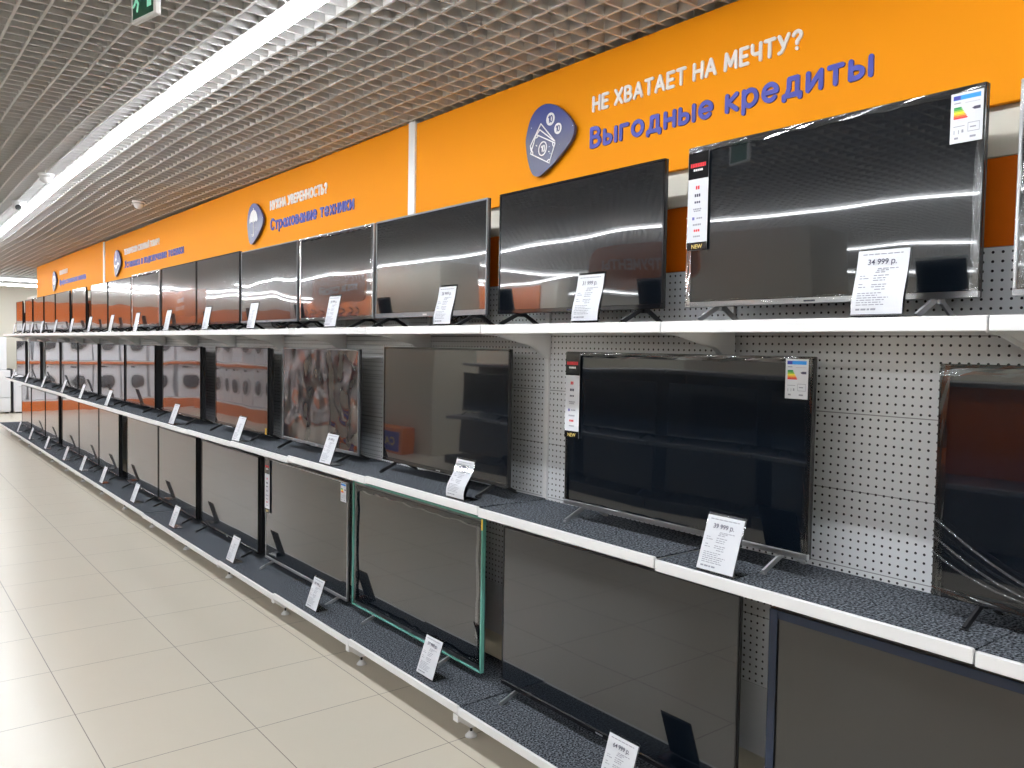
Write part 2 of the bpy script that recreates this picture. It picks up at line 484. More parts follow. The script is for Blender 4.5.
# sagging open-cell ceiling grille: height of its underside along the aisle
ZT = [(-4, 2.93), (0, 2.92), (2.8, 2.925), (4.2, 2.96), (5.6, 2.985), (7.5, 2.985), (9.5, 2.955), (11.7, 2.93), (14, 2.955), (17, 2.965), (24, 2.96)]
def zc(y):
    for i in range(len(ZT) - 1):
        (a, za), (b, zb_) = ZT[i], ZT[i + 1]
        if a <= y <= b:
            t = (y - a) / (b - a); t = t * t * (3 - 2 * t); return za + (zb_ - za) * t
    return 2.96
def zg(x, y):
    t = min(1, max(0, (x - 1.45) / .95)); t = t * t * (3 - 2 * t)
    q = min(1, max(0, (y - 4.5) / 6)); zw = 2.917 + .036 * q * q * (3 - 2 * q)
    return zc(y) * (1 - t) + zw * t
g = MB(); PX = .095; HG = .038; TG = .0105
ys = [-3 + i * .3 for i in range(87)]; ys[-1] = 22.95
LAMPX = [1.29, 1.29 - .095 * 35, 1.29 - .095 * 66, 1.29 - .095 * 98]
for i in range(-95, 53):
    x = 1.29 + PX / 2 + i * PX
    if x < -8.98 or x > 2.55 and False: continue
    if x > 4.95: break
    y0 = 0 if x < 2.5 else 16.7
    yy = [y for y in ys if y >= y0 - 3.1] if x < 2.5 else [16.7 + j * .3 for j in range(21)]
    vs = []
    for y in yy:
        z = zg(x, y); vs += [(x - TG / 2, y, z), (x + TG / 2, y, z), (x + TG / 2, y, z + HG), (x - TG / 2, y, z + HG)]
    fs = []
    for j in range(len(yy) - 1):
        for q in range(4):
            fs.append((j * 4 + q, j * 4 + (q + 1) % 4, j * 4 + 4 + (q + 1) % 4, j * 4 + 4 + q))
    g.add(vs, fs)
for j in range(273):
    y = -2.95 + j * PX
    if y > 22.9: break
    z = zc(y); xr = 2.5 if y < 16.65 else 4.95
    xs = [-8.95] + [q for X in sorted(LAMPX) for q in (X - .0455, X + .0455)] + [xr]
    if y > 18.4 or y < -2.62: xs = [-8.95, xr]
    for a, b in zip(xs[::2], xs[1::2]):
        if a < 1.3 or y > 16.7: g.box(a, b, y - TG / 2, y + TG / 2, z, z + HG); continue
        px_ = [a + (b - a) * q / 8 for q in range(9)]; vs = []
        for x in px_:
            zz = zg(x, y); vs += [(x, y - TG / 2, zz), (x, y + TG / 2, zz), (x, y + TG / 2, zz + HG), (x, y - TG / 2, zz + HG)]
        g.add(vs, [(j_ * 4 + q, j_ * 4 + (q + 1) % 4, j_ * 4 + 4 + (q + 1) % 4, j_ * 4 + 4 + q) for j_ in range(8) for q in range(4)])
struct(g.build('ceiling', M['grille']))

# linear lamps along the aisle follow the grille, cross lamps run over the hall
def linear_lamp(pts, label, wd=.042):
    n = len(pts); c0 = pts[0]
    r = empty('linear_lamp', c0)
    rel = [tuple(Vector(p) - Vector(c0)) for p in pts]
    d = Vector(pts[-1]) - Vector(pts[0]); side = Vector((-d.y, d.x, 0)).normalized()
    def strip(half, z0, z1):
        vs = []
        for p in rel:
            for sgn, z in ((-1, z0), (1, z0), (1, z1), (-1, z1)):
                vs.append((p[0] + side.x * half * sgn, p[1] + side.y * half * sgn, p[2] + z))
        fs = [(0, 1, 2, 3), tuple((n - 1) * 4 + q for q in (3, 2, 1, 0))]
        for i in range(n - 1):
            for q in range(4): fs.append((i * 4 + q, i * 4 + (q + 1) % 4, i * 4 + 4 + (q + 1) % 4, i * 4 + 4 + q))
        m = MB(); m.add(vs, fs); return m
    strip(wd / 2, -.030, -.026).build('diffuser', M['lamp'], r)
    strip(wd / 2 + .003, -.0255, .012).build('side_profile', M['lamp_side'], r)
    strip(wd / 2 + .004, .0125, .05).build('lamp_housing', M['lamp_body'], r)
    tag(r, label, 'ceiling light', 'linear ceiling lamps')
    return r
lys = [-2.6, 0, 1.5, 2.8, 3.5, 4.2, 5, 5.6, 6.5, 7.5, 8.5, 9.5, 10.6, 11.7, 12.8, 14, 15.5, 17, 18.4]
lab = ['long white linear lamp running along the ceiling above the aisle of televisions', 'white lamp line mirrored in the upper screens, nearest one across the aisle',
       'white lamp line mirrored low in the upper screens, farther across the hall', 'white lamp line over the far side of the hall, only mirrored in screens']
for X, L in zip(LAMPX, lab): linear_lamp([(X, y, zc(y)) for y in lys], L)
for y, x0, x1, L in ((7.9, -7.4, -3.9, 'crosswise lamp line over the hall, mirrored lowest in the third upper screen'), (13.2, -5.1, -2.4, 'crosswise lamp line mirrored as a short streak in the fifth upper screen'), (9.8, -6.6, -2.6, 'crosswise lamp line mirrored as a slanting streak in the upper screens'),
                     (19.3, -6, 4.6, 'crosswise white lamp line at the far end of the ceiling, nearer of two'),
                     (21.2, -6, 4.6, 'crosswise white lamp line at the far end of the ceiling, by the back wall')):
    linear_lamp([(x0 + (x1 - x0) * i / 6, y, zc(y) - .075) for i in range(7)], L)

# ------------------------------------------------------------------ shelving bays
XF, XFB, XB = 2.0475, 1.960, 2.4432
ZU, ZM, ZB = 1.7755, .993, .153
Y00 = .8309
BAYS = list(range(-1, 17))
DU = {}; DM = {-1: -.006, 0: -.002, 1: .005, 2: .010, 3: .004, 4: -.007, 5: -.013, 6: -.017, 7: -.018, 8: -.018, 9: -.02, 10: -.02}
DB = {1: .004, 2: .008, 3: .001, 4: -.011, 5: -.018, 6: -.018}
def zu(b): return ZU + DU.get(b, 0)
def zm(b): return ZM + DM.get(b, -.012 if b > 10 else 0)
def zb(b): return ZB + DB.get(b, -.012 if b > 6 else 0)
def bay_of(y): return int(math.floor(y - Y00))

# local frame of a bay: origin on the floor, x as in the world, y from -0.5 to 0.5
bay = empty('shelving_bay', (0, Y00 - .5, 0))
HW = .4975
def shelf_mesh(xf, lip):
    m = MB()
    m.bevbox(xf, xf + .014, -HW, HW, -lip, 0, .002)
    m.box(xf + .0142, 2.428, -HW, HW, -.022, -.006)
    m.box(xf + .0142, xf + .03, -HW, HW, -lip + .002, -.0222)
    return m
def bracket_mesh(y):
    m = MB()
    poly = [(XF + .02, -.028), (XF + .02, -.040), (XF + .10, -.046), (2.33, -.085), (2.405, -.135), (2.428, -.140), (2.428, -.0225), (XF + .035, -.0225)]
    m.prism(poly, lambda u, v, t: (u, t, v), y - .0016, y + .0016); return m
for nm, z in (('upper', ZU), ('middle', ZM)):
    s_ = shelf_mesh(XF, .037).build('shelf', M['white'], bay, (0, 0, z))
    MB().box(XF + .0145, 2.4275, -.4998, .4998, -.0055, -.0003).build('carpet_mat', M['carpet'], s_)
    for y in (-.489, .489): bracket_mesh(y).build('bracket', M['white'], s_)
s_ = shelf_mesh(XFB, .034).build('base_shelf', M['white'], bay, (0, 0, ZB))
MB().box(XFB + .0145, 2.4275, -.4998, .4998, -.0055, -.0003).build('carpet_mat', M['carpet'], s_)
MB().box(2.43, 2.452, -.5, -.476, .02, 2.46).build('upright', M['white'], bay)
z0 = .274
for i in range(9):
    pass
MB().bevbox(XB, XB + .012, -.475, .4995, z0, z0 + .244, .0015).build('blank_panel', M['blank'], bay)
MB().box(XB, XB + .012, -.475, .4995, 0, 1.461).build('perforated_panel', M['peg'], bay, (0, 0, .519))
MB().bevbox(XB, XB + .012, -.475, .4995, 1.981, 2.2225, .0015).build('orange_panel', M['orange_dark'], bay)
MB().bevbox(XB, XB + .012, -.475, .4995, 2.224, 2.466, .0015).build('cream_panel', M['cream'], bay)
# foot: tapered bracket plate with folded flange, levelling screw and pad
ft = MB()
ft.prism([(1.966, .1185), (2.30, .1185), (2.30, .095), (2.075, .046), (2.035, .046), (1.978, .088), (1.966, .088)], lambda u, v, t: (u, t, v), -.4945, -.4915)
ft.prism([(1.966, .1185), (2.30, .1185), (2.30, .095), (2.075, .046), (2.035, .046), (1.978, .088), (1.966, .088)], lambda u, v, t: (u, t, v), -.4625, -.4595)
ft.box(1.966, 1.9685, -.4913, -.4627, .088, .1185); ft.box(2.035, 2.075, -.4913, -.4627, .046, .049)
fo = ft.build('foot', M['white'], bay)
MB().lathe([(.006, .0242), (.006, .0458)], (2.05, -.477, 0), n=10).build('levelling_screw', M['black'], fo)
MB().lathe([(.026, .001), (.026, .006), (.014, .018), (.010, .024)], (2.05, -.477, 0), n=18).build('foot_pad', M['white'], fo, smooth=False)

nb = len(BAYS)
for i, b in enumerate(BAYS):
    o = bay if i == 0 else copy_tree(bay)
    o.location = (0, Y00 + b + .5, 0)
    for ch in kids(o):
        n_ = ch.name.split('.')[0]
        if n_ == 'shelf': ch.location.z = zu(b) if ch.location.z > 1.4 else zm(b)
        if n_ == 'base_shelf': ch.location.z = zb(b)
    if i == 0: L = 'white three-shelf display bay cut off by the right edge of the photo'
    elif i == nb - 1: L = 'white three-shelf display bay closing the far left end of the run'
    elif i < 10: L = 'white three-shelf display bay with perforated back, %s from the right edge' % ORD[i]
    else: L = 'white three-shelf display bay with perforated back, %s from the far left end' % ORD[nb - 1 - i]
    tag(o, L, 'shelving unit', 'white display shelving bays')

# ------------------------------------------------------------------ orange fascia boards with lettering and badges
XS = 2.418
def board(y0, y1, label, hb=.545):
    r = empty('sign_board', (XS, y1, 2.36)); L = y1 - y0
    MB().bevbox(0, .022, -L, 0, 0, hb, .002).build('board', M['orange'], r)
    tag(r, label, 'sign', 'orange fascia signs'); return r
def on(r, ytop):                        # u runs towards -Y from ytop, v up from the board's foot
    oy = r.location.y
    return lambda u, v, t: (-t, (ytop - u) - oy, v)
def line(r, name, text, ya, yb, zbase, cap, bold, m, **kw):
    f = on(r, ya)
    for mb in lettering(text, ya - yb, cap, bold, lambda u, v, t: f(u, v + zbase - 2.36, t), .0002, .006, **kw):
        mb.build(name + '_word', m, r)
PICK = [(0, .163), (.008, .21), (.03, .262), (.07, .298), (.133, .311), (.205, .290), (.275, .240), (.318, .192), (.328, .165), (.312, .125), (.25, .075), (.175, .030), (.12, .006), (.087, 0), (.050, .018), (.018, .08)]
def smooth_loop(P, n=4):
    out = []
    for i in range(len(P)):
        a, b, c, d_ = (Vector(P[(i + q) % len(P)]) for q in (-1, 0, 1, 2))
        for j in range(n):
            t = j / n
            out.append(tuple(.5 * ((2 * b) + (c - a) * t + (2 * a - 5 * b + 4 * c - d_) * t * t + (3 * b - a - 3 * c + d_) * t ** 3)))
    return out
PICKS = smooth_loop(PICK)
def badge(r, ytop):
    f = on(r, ytop)
    bd = MB()
    bd.prism(PICKS, lambda u, v, t: (-t, -(u), v), 0, .014)
    o = bd.build('badge', M['badge'], r, (-.012, ytop - .014 - r.location.y, 2.4497 - 2.36))
    sp_ = MB(); sp_.box(0, .012, -.19, -.10, .10, .20); sp_.build('standoff', M['white'], o, (0, 0, 0))
    return o
BF = lambda u, v, t: (-t, -u, v)
def strokes(o, name, lst, hw, m, t0=.0141, t1=.016):
    mb = MB()
    for pts in lst: stroke_flat(mb, pts, hw, BF, t0, t1)
    return mb.build(name, m, o)
def rotp(pts, c, a): return [(c[0] + (x - c[0]) * cos(a) - (y - c[1]) * sin(a), c[1] + (x - c[0]) * sin(a) + (y - c[1]) * cos(a)) for x, y in pts]

B1 = board(-1.0, 3.967, 'long orange fascia sign with white and blue credit slogan, nearest the camera')
line(B1, 'headline', 'НЕ ХВАТАЕТ НА МЕЧТУ?', 2.562, 1.578, 2.668, .067, .185, M['white_letters'])
line(B1, 'slogan', 'Выгодные кредиты', 2.572, 1.333, 2.519, .090, .185, M['blue_letters'])
bo = badge(B1, 2.9889)
# banknotes and coins pictogram
nc = (.122, .118); bills = []; BA = -.44
base = [(.050, .074), (.194, .074), (.194, .162), (.050, .162), (.050, .074)]
bills += [rotp(base, nc, BA)]
bills += [[(.040, .125), (.036, .145), (.107, .230), (.204, .136)], [(.052, .165), (.100, .205), (.196, .140)], [(.044, .128), (.040, .136)]]
bills += [rotp(arc(nc[0], nc[1], .026, .030, 0, 360, 20), nc, BA)]
bills += [rotp([(.072, .118), (.076, .118)], nc, BA), rotp([(.168, .118), (.172, .118)], nc, BA)]
bills += [rotp(arc(*c, .016, .015, a, a + 90, 5), nc, BA) for c, a in (((.050, .074), 0), ((.194, .074), 90), ((.194, .162), 180), ((.050, .162), 270))]
strokes(bo, 'banknotes', bills, .0026, M['white_letters'])
for (cx_, cy_, rr) in ((.172, .2375, .028), (.223, .187, .024)):
    mb = MB(); mb.prism([(cx_ + rr * cos(2 * pi * i / 24), cy_ + rr * sin(2 * pi * i / 24)) for i in range(24)], BF, .0141, .016)
    mb.build('coin', M['white_letters'], bo)
def tiny10(cx_, cy_, hh, m, t0, t1, name):
    mb = MB(); x = cx_ - hh * .42
    for ch in '10':
        wd, st = GL[ch]
        for pts in st: stroke_flat(mb, [(x + px * hh, cy_ - hh / 2 + py * hh) for px, py in pts], hh * .085, BF, t0, t1)
        x += (wd + .18) * hh
    mb.build(name, m, bo)
tiny10(.172, .2375, .028, M['badge'], .0161, .017, 'coin_number'); tiny10(.223, .187, .024, M['badge'], .0161, .017, 'coin_number')
tiny10(nc[0] + .002, nc[1], .026, M['white_letters'], .0141, .016, 'banknote_number')

B2 = board(-7.36 + 11.40, 11.40, 'long orange fascia sign with umbrella badge and a second service slogan', .562)
line(B2, 'headline', 'НУЖНА УВЕРЕННОСТЬ?', 6.04, 5.072, 2.674, .072, .20, M['white_letters'])
line(B2, 'slogan', 'Страхование техники', 6.03, 4.692, 2.523, .090, .185, M['blue_letters'])
bo = badge(B2, 6.4613)
mb = MB()
mb.prism([(.055, .165)] + arc(.135, .165, .085, .095, 172, 8, 18) + [(.20, .165), (.18, .175), (.16, .165), (.135, .175), (.11, .165), (.09, .175), (.07, .165)], BF, .0141, .016)
mb.build('umbrella_canopy', M['white_letters'], bo)
strokes(bo, 'umbrella_stick', [[(.135, .27), (.135, .075)] + arc(.122, .075, .013, .015, 0, -180, 8)], .0042, M['white_letters'])
line(B2, 'headline', 'ТЕХНИЧЕСКИ СЛОЖНЫЙ ТОВАР?', 10.42, 8.97, 2.68, .068, .22, M['white_letters'])
line(B2, 'slogan', 'Установка и подключение техники', 10.40, 8.155, 2.525, .088, .17, M['blue_letters'])
bo = badge(B2, 10.8434)
strokes(bo, 'wrench_pictogram', [[(.11, .285), (.12, .23), (.10, .19)], [(.06, .13), (.12, .10), (.20, .15), (.24, .14)], [(.09, .20), (.13, .20)]], .012, M['white_letters'])
B3 = board(11.47, 16.55, 'orange fascia sign at the far left end, lettering too small to read', .582)
line(B3, 'headline', 'НЕ РАБОТАЕТ?', 14.43, 13.80, 2.68, .068, .22, M['white_letters'])
line(B3, 'slogan', 'Профессиональная помощь', 14.43, 12.512, 2.525, .085, .21, M['blue_letters'])
bo = badge(B3, 14.93)
strokes(bo, 'chat_pictogram', [arc(.15, .17, .07, .06, 0, 360, 20)], .012, M['white_letters'])
for i, y in enumerate((4.003, 11.436)):
    m_ = MB(); m_.bevbox(2.408, 2.440, y - .0345, y + .0345, 2.355, 2.925, .003)
    struct(m_.build('trim_%d' % (i + 1), M['white']))

# ------------------------------------------------------------------ televisions
cache = {}
def cached(key, fn):
    if key not in cache: cache[key] = fn()
    return cache[key]

def tv_cabinet(W, h0, h1, deep):
    m = MB()
    m.bevbox(.0125, .022, -W / 2, W / 2, h0, h1, .002)
    if deep:
        m.bevbox(.0222, deep, -W / 2 + .002, W / 2 - .002, h0 + .002, h1 - .004, .008)
    else:
        m.bevbox(.0222, .036, -W / 2 + .03, W / 2 - .03, h0 + .01, h1 - .03, .006)
        m.bevbox(.0362, .066, -W / 2 + .10, W / 2 - .10, h0 + .012, h0 + (h1 - h0) * .62, .014)
    return m.mesh('cabinet', M['black'])
def tv_frame(W, h0, h1, bz, chin):
    m = MB(); o = .0
    m.bevbox(o, .0123, -W / 2, W / 2, h1 - bz, h1, .0015)
    m.bevbox(o, .0123, -W / 2, -W / 2 + bz, h0 + chin, h1 - bz, .0015)
    m.bevbox(o, .0123, W / 2 - bz, W / 2, h0 + chin, h1 - bz, .0015)
    return m
def leg_mesh(h0):
    m = MB()
    m.bar((.042, 0, h0 + .008), (-.078, 0, .006), .016, .008, (0, 1, 0), 0)
    m.bar((.042, 0, h0 + .008), (.142, 0, .006), .016, .008, (0, 1, 0), 0)
    m.box(.028, .056, -.013, .013, h0 - .012, h0 + .016)
    m.box(-.083, -.071, -.0085, .0085, .0005, .008); m.box(.135, .147, -.0085, .0085, .0005, .008)
    return m
def film_ring(W, h0, h1, wd, amp, seed):
    """crumpled transparent sheet left on the border of the panel"""
    rnd = random.Random(seed); m = MB()
    def strip(p, q, inward, n=26):
        vs = []
        for i in range(n + 1):
            t = i / n; a = Vector(p).lerp(Vector(q), t)
            for j in range(4):
                s = j / 3; wv = wd * (1 + .35 * (rnd.random() - .5))
                pt = a + Vector(inward) * wv * s
                vs.append((-.0035 - amp * rnd.random() * (1 if 0 < j else .4), pt[0], pt[1]))
        fs = [(i * 4 + j, i * 4 + j + 1, i * 4 + 5 + j, i * 4 + 4 + j) for i in range(n) for j in range(3)]
        m.add(vs, fs)
    a, b = W / 2 - .001, h0 + .002; c = h1 - .002
    strip((-a, c), (a, c), (0, -1)); strip((-a, b), (a, b), (0, 1)); strip((-a, b), (-a, c), (1, 0), 14); strip((a, b), (a, c), (-1, 0), 14)
    return m
def feature_sticker(tv, yl, ztop, wd=.066, hh=.30):
    m = MB(); x = -.0052
    m.box(x, x + .001, yl - wd, yl, ztop - hh, ztop); o = m.build('feature_sticker', M['paper'], tv)
    n = MB(); n.box(x - .0006, x - .0001, yl - wd, yl, ztop - hh * .27, ztop)
    n.build('sticker_header', M['gloss_black'], o)
    MB().box(x - .0006, x - .0001, yl - wd, yl, ztop - hh, ztop - hh * .92).build('sticker_footer', M['gloss_black'], o)
    def dash(zf, w_, h_, mt, off=0, name='sticker_print'):
        q = MB(); nn = max(2, int(w_ / .007)); 
        for i in range(nn):
            a = yl - wd / 2 + w_ / 2 - off - i * w_ / nn
            q.box(x - .0011, x - .0007, a, a - w_ / nn * .72, ztop - hh * zf - h_ / 2, ztop - hh * zf + h_ / 2)
        q.build(name, mt, o)
    dash(.13, .066, .013, M['red']); dash(.18, .040, .007, M['white_letters'])
    dash(.36, .018, .012, M['red']); dash(.44, .026, .010, M['ink']); dash(.51, .026, .007, M['ink']); dash(.58, .036, .005, M['ink_grey']); dash(.60, .030, .004, M['ink_grey'])
    dash(.675, .010, .010, M['blue_letters'], -.016); dash(.675, .026, .005, M['ink_grey'], .010)
    dash(.74, .036, .006, M['ink_grey']); dash(.80, .026, .008, M['red']); dash(.86, .030, .005, M['ink_grey'])
    me = cached('NEW', lambda: font_mesh('new_text', 'NEW', .020, None))
    if not me.materials: me.materials.append(M['gold'])
    put('sticker_text', me, o, (x - .0008, yl - wd / 2, ztop - hh * .985), (radians(90), 0, radians(-90)))
def energy_label(tv, yr, ztop, wd=.088, hh=.165):
    x = -.0052; m = MB(); m.box(x, x + .001, yr, yr + wd, ztop - hh, ztop); o = m.build('energy_label', M['paper'], tv)
    def rect(u0, u1, v0, v1, mt, name, d=.0006):
        q = MB(); q.box(x - d, x - .0001, yr + wd * (1 - u0), yr + wd * (1 - u1), ztop - hh * v0, ztop - hh * v1); q.build(name, mt, o)
    rect(.08, .92, .05, .14, M['e_blue'], 'label_header'); rect(.08, .30, .055, .135, M['blue_letters'], 'flag', .0011)
    cols = ['e1', 'e2', 'e3', 'e4', 'e5', 'e6', 'e7']
    for i, c in enumerate(cols):
        q = MB(); u1 = .32 + i * .032; v0 = .28 + i * .034
        P = [(.10, v0), (u1, v0), (u1 + .03, v0 + .017), (u1, v0 + .032), (.10, v0 + .032)]
        q.prism(P, lambda u, v, t: (x - t, yr + wd * (1 - u), ztop - hh * v), .0001, .0006); q.build('rating_bar', M[c], o)
    q = MB(); q.prism([(.66, .345), (.74, .315), (.92, .315), (.92, .375), (.74, .375)], lambda u, v, t: (x - t, yr + wd * (1 - u), ztop - hh * v), .0001, .0006); q.build('rating_arrow', M['ink'], o)
    for (a, b, c, d_) in ((.10, .45, .66, .672), (.55, .56, .62, .80), (.90, .91, .62, .80), (.55, .91, .62, .63), (.55, .91, .79, .80), (.62, .80, .70, .725), (.12, .14, .74, .82), (.26, .28, .74, .82), (.36, .42, .74, .80), (.14, .26, .88, .92), (.62, .80, .88, .92), (.10, .30, .19, .21), (.45, .9, .21, .216)):
        rect(a, b, c, d_, M['ink_grey'], 'label_print')
for nm, c in zip(['e1', 'e2', 'e3', 'e4', 'e5', 'e6', 'e7', 'e_blue'], [(20, 150, 80), (80, 175, 70), (175, 205, 50), (250, 230, 30), (250, 180, 40), (240, 110, 40), (225, 40, 50), (40, 150, 235)]):
    M[nm] = mat('label_' + nm, srgb(*c), .5)

def television(row, idx, x, yl, yr, zs, h0, h1, label, frame='black', legs='black', screen='screen', deep=0, film=0, chin=.018, group=None, bz=.009, legin=.12, cable=False):
    W = yl - yr
    W = round(W, 2); Wk = W
    t = empty('television', (x, (yl + yr) / 2, zs))
    key = (Wk, h0, h1)
    put('cabinet', cached(('cab', key, deep), lambda: tv_cabinet(W, h0, h1, deep)), t)
    fm = {'black': M['gloss_black'], 'silver': M['silver'], 'grey': M['grey_frame'], 'silver_chin': M['gloss_black'], 'green': M['grey_frame']}[frame]
    put('frame', cached(('fr', key, frame, bz), lambda: tv_frame(W, h0, h1, bz, chin).mesh('frame', fm)), t)
    cm = M['silver'] if frame in ('silver', 'silver_chin') else fm
    c = put('chin', cached(('ch', key, frame, chin), lambda: MB().bevbox(-.002, .0123, -W / 2, W / 2, h0, h0 + chin - .0003, .0015).mesh('chin', cm)), t)
    if frame != fm and frame != 'black': pass
    put('maker_badge', cached(('mk', h0, chin), lambda: MB().box(-.0032, -.0022, -.019, .019, h0 + chin * .32, h0 + chin * .62).mesh('maker_badge', M['silver'] if cm != M['silver'] else M['ink'])), c)
    sc_ = put('screen', cached(('sc', key, screen, bz), lambda: MB().box(.003, .0121, -W / 2 + bz + .0003, W / 2 - bz - .0003, h0 + chin, h1 - bz - .0003).mesh('screen', M[screen])), t)
    lm = {'black': M['black'], 'silver': M['silver'], 'grey': M['grey_frame']}[legs]
    me = cached(('leg', h0, legs), lambda: leg_mesh(h0).mesh('leg', lm))
    for s in (-1, 1): put('leg', me, t, (0, s * (W / 2 - legin), 0))
    if film:
        film_ring(W, h0, h1, .020 if film < 2 else .026, .0012 if film < 2 else .003, idx * 7 + row).build('protective_film', M['film'], t)
    if cable:
        rnd = random.Random(idx * 13 + row)
        for q in range(2):
            y = rnd.uniform(-.3, .3); pts = []
            for i in range(22):
                u = i / 21
                pts.append((.075 + .07 * sin(u * 9 + q) * u, y + .18 * (u - .5) + .05 * sin(u * 14 + rnd.random() * .4), .010 + abs(.055 * sin(u * 7 + q)) if u > .12 else .010 + .4 * (.12 - u)))
            MB().tube(pts, .0042, 6).build('power_cable', M['black'], t, smooth=True)
    tag(t, label, 'television', group)
    return t

TOPS = [(1.0 - .14, -.09), (1.900, .937), (2.975, 2.010), (4.108, 3.068), (5.119, 4.136), (6.187, 5.163), (7.243, 6.226), (8.296, 7.261), (9.392, 8.370), (10.475, 9.445), (11.395, 10.520), (12.567, 11.700), (13.79, 12.75), (14.74, 13.85), (15.80, 14.84), (16.68, 15.92), (17.72, 17.00)]
MIDS = [(1.027, -.093), (2.508, 1.398), (4.005, 2.888), (5.390, 4.300), (6.759, 5.658), (8.262, 7.140), (9.655, 8.535), (10.860, 9.735), (12.150, 11.034), (13.36, 12.23), (14.68, 13.50), (16.27, 15.17), (17.75, 16.72)]
BOTS = [(1.489, .249), (2.842, 1.602), (4.235, 2.995), (5.562, 4.325), (6.955, 5.700), (8.215, 7.100), (9.40, 8.245), (10.735, 9.76), (11.885, 10.76), (13.03, 11.91), (14.38, 13.30), (15.70, 14.43), (16.78, 15.77)]
GT, GM_, GB = 'televisions along the top shelf', 'televisions along the middle shelf', 'televisions along the bottom shelf'
look_t = {0: ('film-wrapped television', dict(frame='silver', film=2)), 1: ('television with feature sticker and energy label', dict(frame='silver_chin', legs='silver', film=1)),
          2: ('thin black-framed television', {}), 3: ('grey-framed television', dict(frame='grey', chin=.026)), 4: ('silver-edged television with torn film', dict(frame='silver', film=1.4, bz=.007)),
          5: ('silver-edged television', dict(frame='grey', bz=.007)), 8: ('television wrapped in wrinkled film', dict(frame='silver', film=2.2))}
for i, (yl, yr) in enumerate(TOPS):
    a, kw = look_t.get(i, ('black television', {}))
    kw = dict(kw); b = bay_of((yl + yr) / 2)
    p = 'cut off by the right edge' if i == 0 else place(i, len(TOPS))
    t = television(0, i, 2.25, yl, yr, zu(b), .055, (.588, .601)[i in (1, 6, 7, 8)], '%s on the top shelf, %s' % (a, p), group=GT, screen='screen_haze', cable=(3 <= i <= 9), legs=kw.pop('legs', 'black'), **kw)
    if i == 1:
        feature_sticker(t, (yl - yr) / 2 - .006, .580, .085, .33); energy_label(t, -(yl - yr) / 2 + .006, .584, .080, .128)
look_m = {0: ('television with bunched plastic wrap', dict(film=2.5)), 1: ('television with feature sticker and energy label', dict(frame='silver_chin', legs='silver', film=1, legin=.10)),
          2: ('plain black television', {}), 3: ('television with rippled reflective film', dict(screen='screen_wave', frame='grey')), 4: ('television with yellow corner sticker', dict(deep=.05, screen='screen')),
          5: ('deep-bodied black television', dict(deep=.05)), 6: ('thickest deep-bodied black television', dict(deep=.088))}
for i, (yl, yr) in enumerate(MIDS):
    a, kw = look_m.get(i, ('black television', dict(deep=.045))); kw = dict(kw); b = bay_of((yl + yr) / 2)
    p = 'cut off by the right edge' if i == 0 else place(i, len(MIDS))
    t = television(1, i, 2.25, yl, yr, zm(b), .052, .672, '%s on the middle shelf, %s' % (a, p), group=GM_, legs=kw.pop('legs', 'black'), screen=kw.pop('screen', 'screen'), **kw)
    W = yl - yr
    if i == 1:
        feature_sticker(t, W / 2 - .002, .670, .083, .345); energy_label(t, -W / 2 + .014, .664, .078, .122)
    if i == 4:
        MB().box(-.006, -.0045, -W / 2 + .004, -W / 2 + .03, .056, .10).build('yellow_sticker', M['yellow'], t)
    if i == 0:
        for q in range(3):
            pts = [(-.012 - .008 * sin(u * 3 + q), W / 2 - .008 - u * (.60 - q * .05), .062 + (.20 - q * .05) * (1 - u) ** (2.2 + q * .6) + .006 * q) for u in [k_ / 16 for k_ in range(17)]]
            MB().tube(pts, .0035, 6).build('plastic_fold', M['film'], t, smooth=True)
look_b = {0: ('television with blue edge film', dict(screen='screen_matte', chin=.02)), 1: ('large frameless dark grey television', dict(legs='silver', bz=.004, legin=.10)), 2: ('television with green edging', dict(frame='grey', legs='silver', bz=.012, legin=.25)),
          3: ('television with silver lower edge and narrow sticker', dict(frame='silver', legs='silver', bz=.006)), 4: ('black-edged television with deep sides', dict(deep=.055)), 5: ('black television', dict(deep=.05))}
for i, (yl, yr) in enumerate(BOTS):
    a, kw = look_b.get(i, ('large television', dict(deep=.04) if i % 3 else {})); kw = dict(kw); b = bay_of((yl + yr) / 2)
    p = 'cut off by the right edge' if i == 0 else place(i, len(BOTS))
    t = television(2, i, 2.2, yl, yr, zb(b), .045, .742, '%s on the bottom shelf, %s' % (a, p), group=GB, legs=kw.pop('legs', 'black'), screen=kw.pop('screen', 'screen'), **kw)
    W = round(yl - yr, 2)
    if i == 2:
        e = MB(); x0, x1 = -.010, .012
        e.bevbox(x0, x1, -W / 2 - .009, W / 2 + .009, .036, .0447, .002); e.bevbox(x0, x1, -W / 2 - .009, W / 2 + .009, .7423, .751, .002)
        e.bevbox(x0, x1, -W / 2 - .009, -W / 2 - .0003, .045, .742, .002); e.bevbox(x0, x1, W / 2 + .0003, W / 2 + .009, .045, .742, .002)
        g_ = e.build('edging', M['green_edge'], t)
        MB().box(x0 - .001, x0 - .0001, -W / 2 - .012, -W / 2 + .0, .695, .744).build('yellow_tape', M['yellow'], g_)
        film_ring(W, .045, .742, .04, .002, 3).build('protective_film', M['film'], t)
    if i == 0:
        e = MB(); e.bevbox(-.004, -.0003, W / 2 - .030, W / 2 - .001, .05, .738, .001); e.bevbox(-.004, -.0003, -W / 2 + .001, W / 2 - .0305, .712, .738, .001)
        e.build('edge_film', M['blue_film'], t)
    if i == 3:
        feature_sticker(t, W / 2 - .002, .738, .085, .37); energy_label(t, -W / 2 + .008, .735, .07, .11)

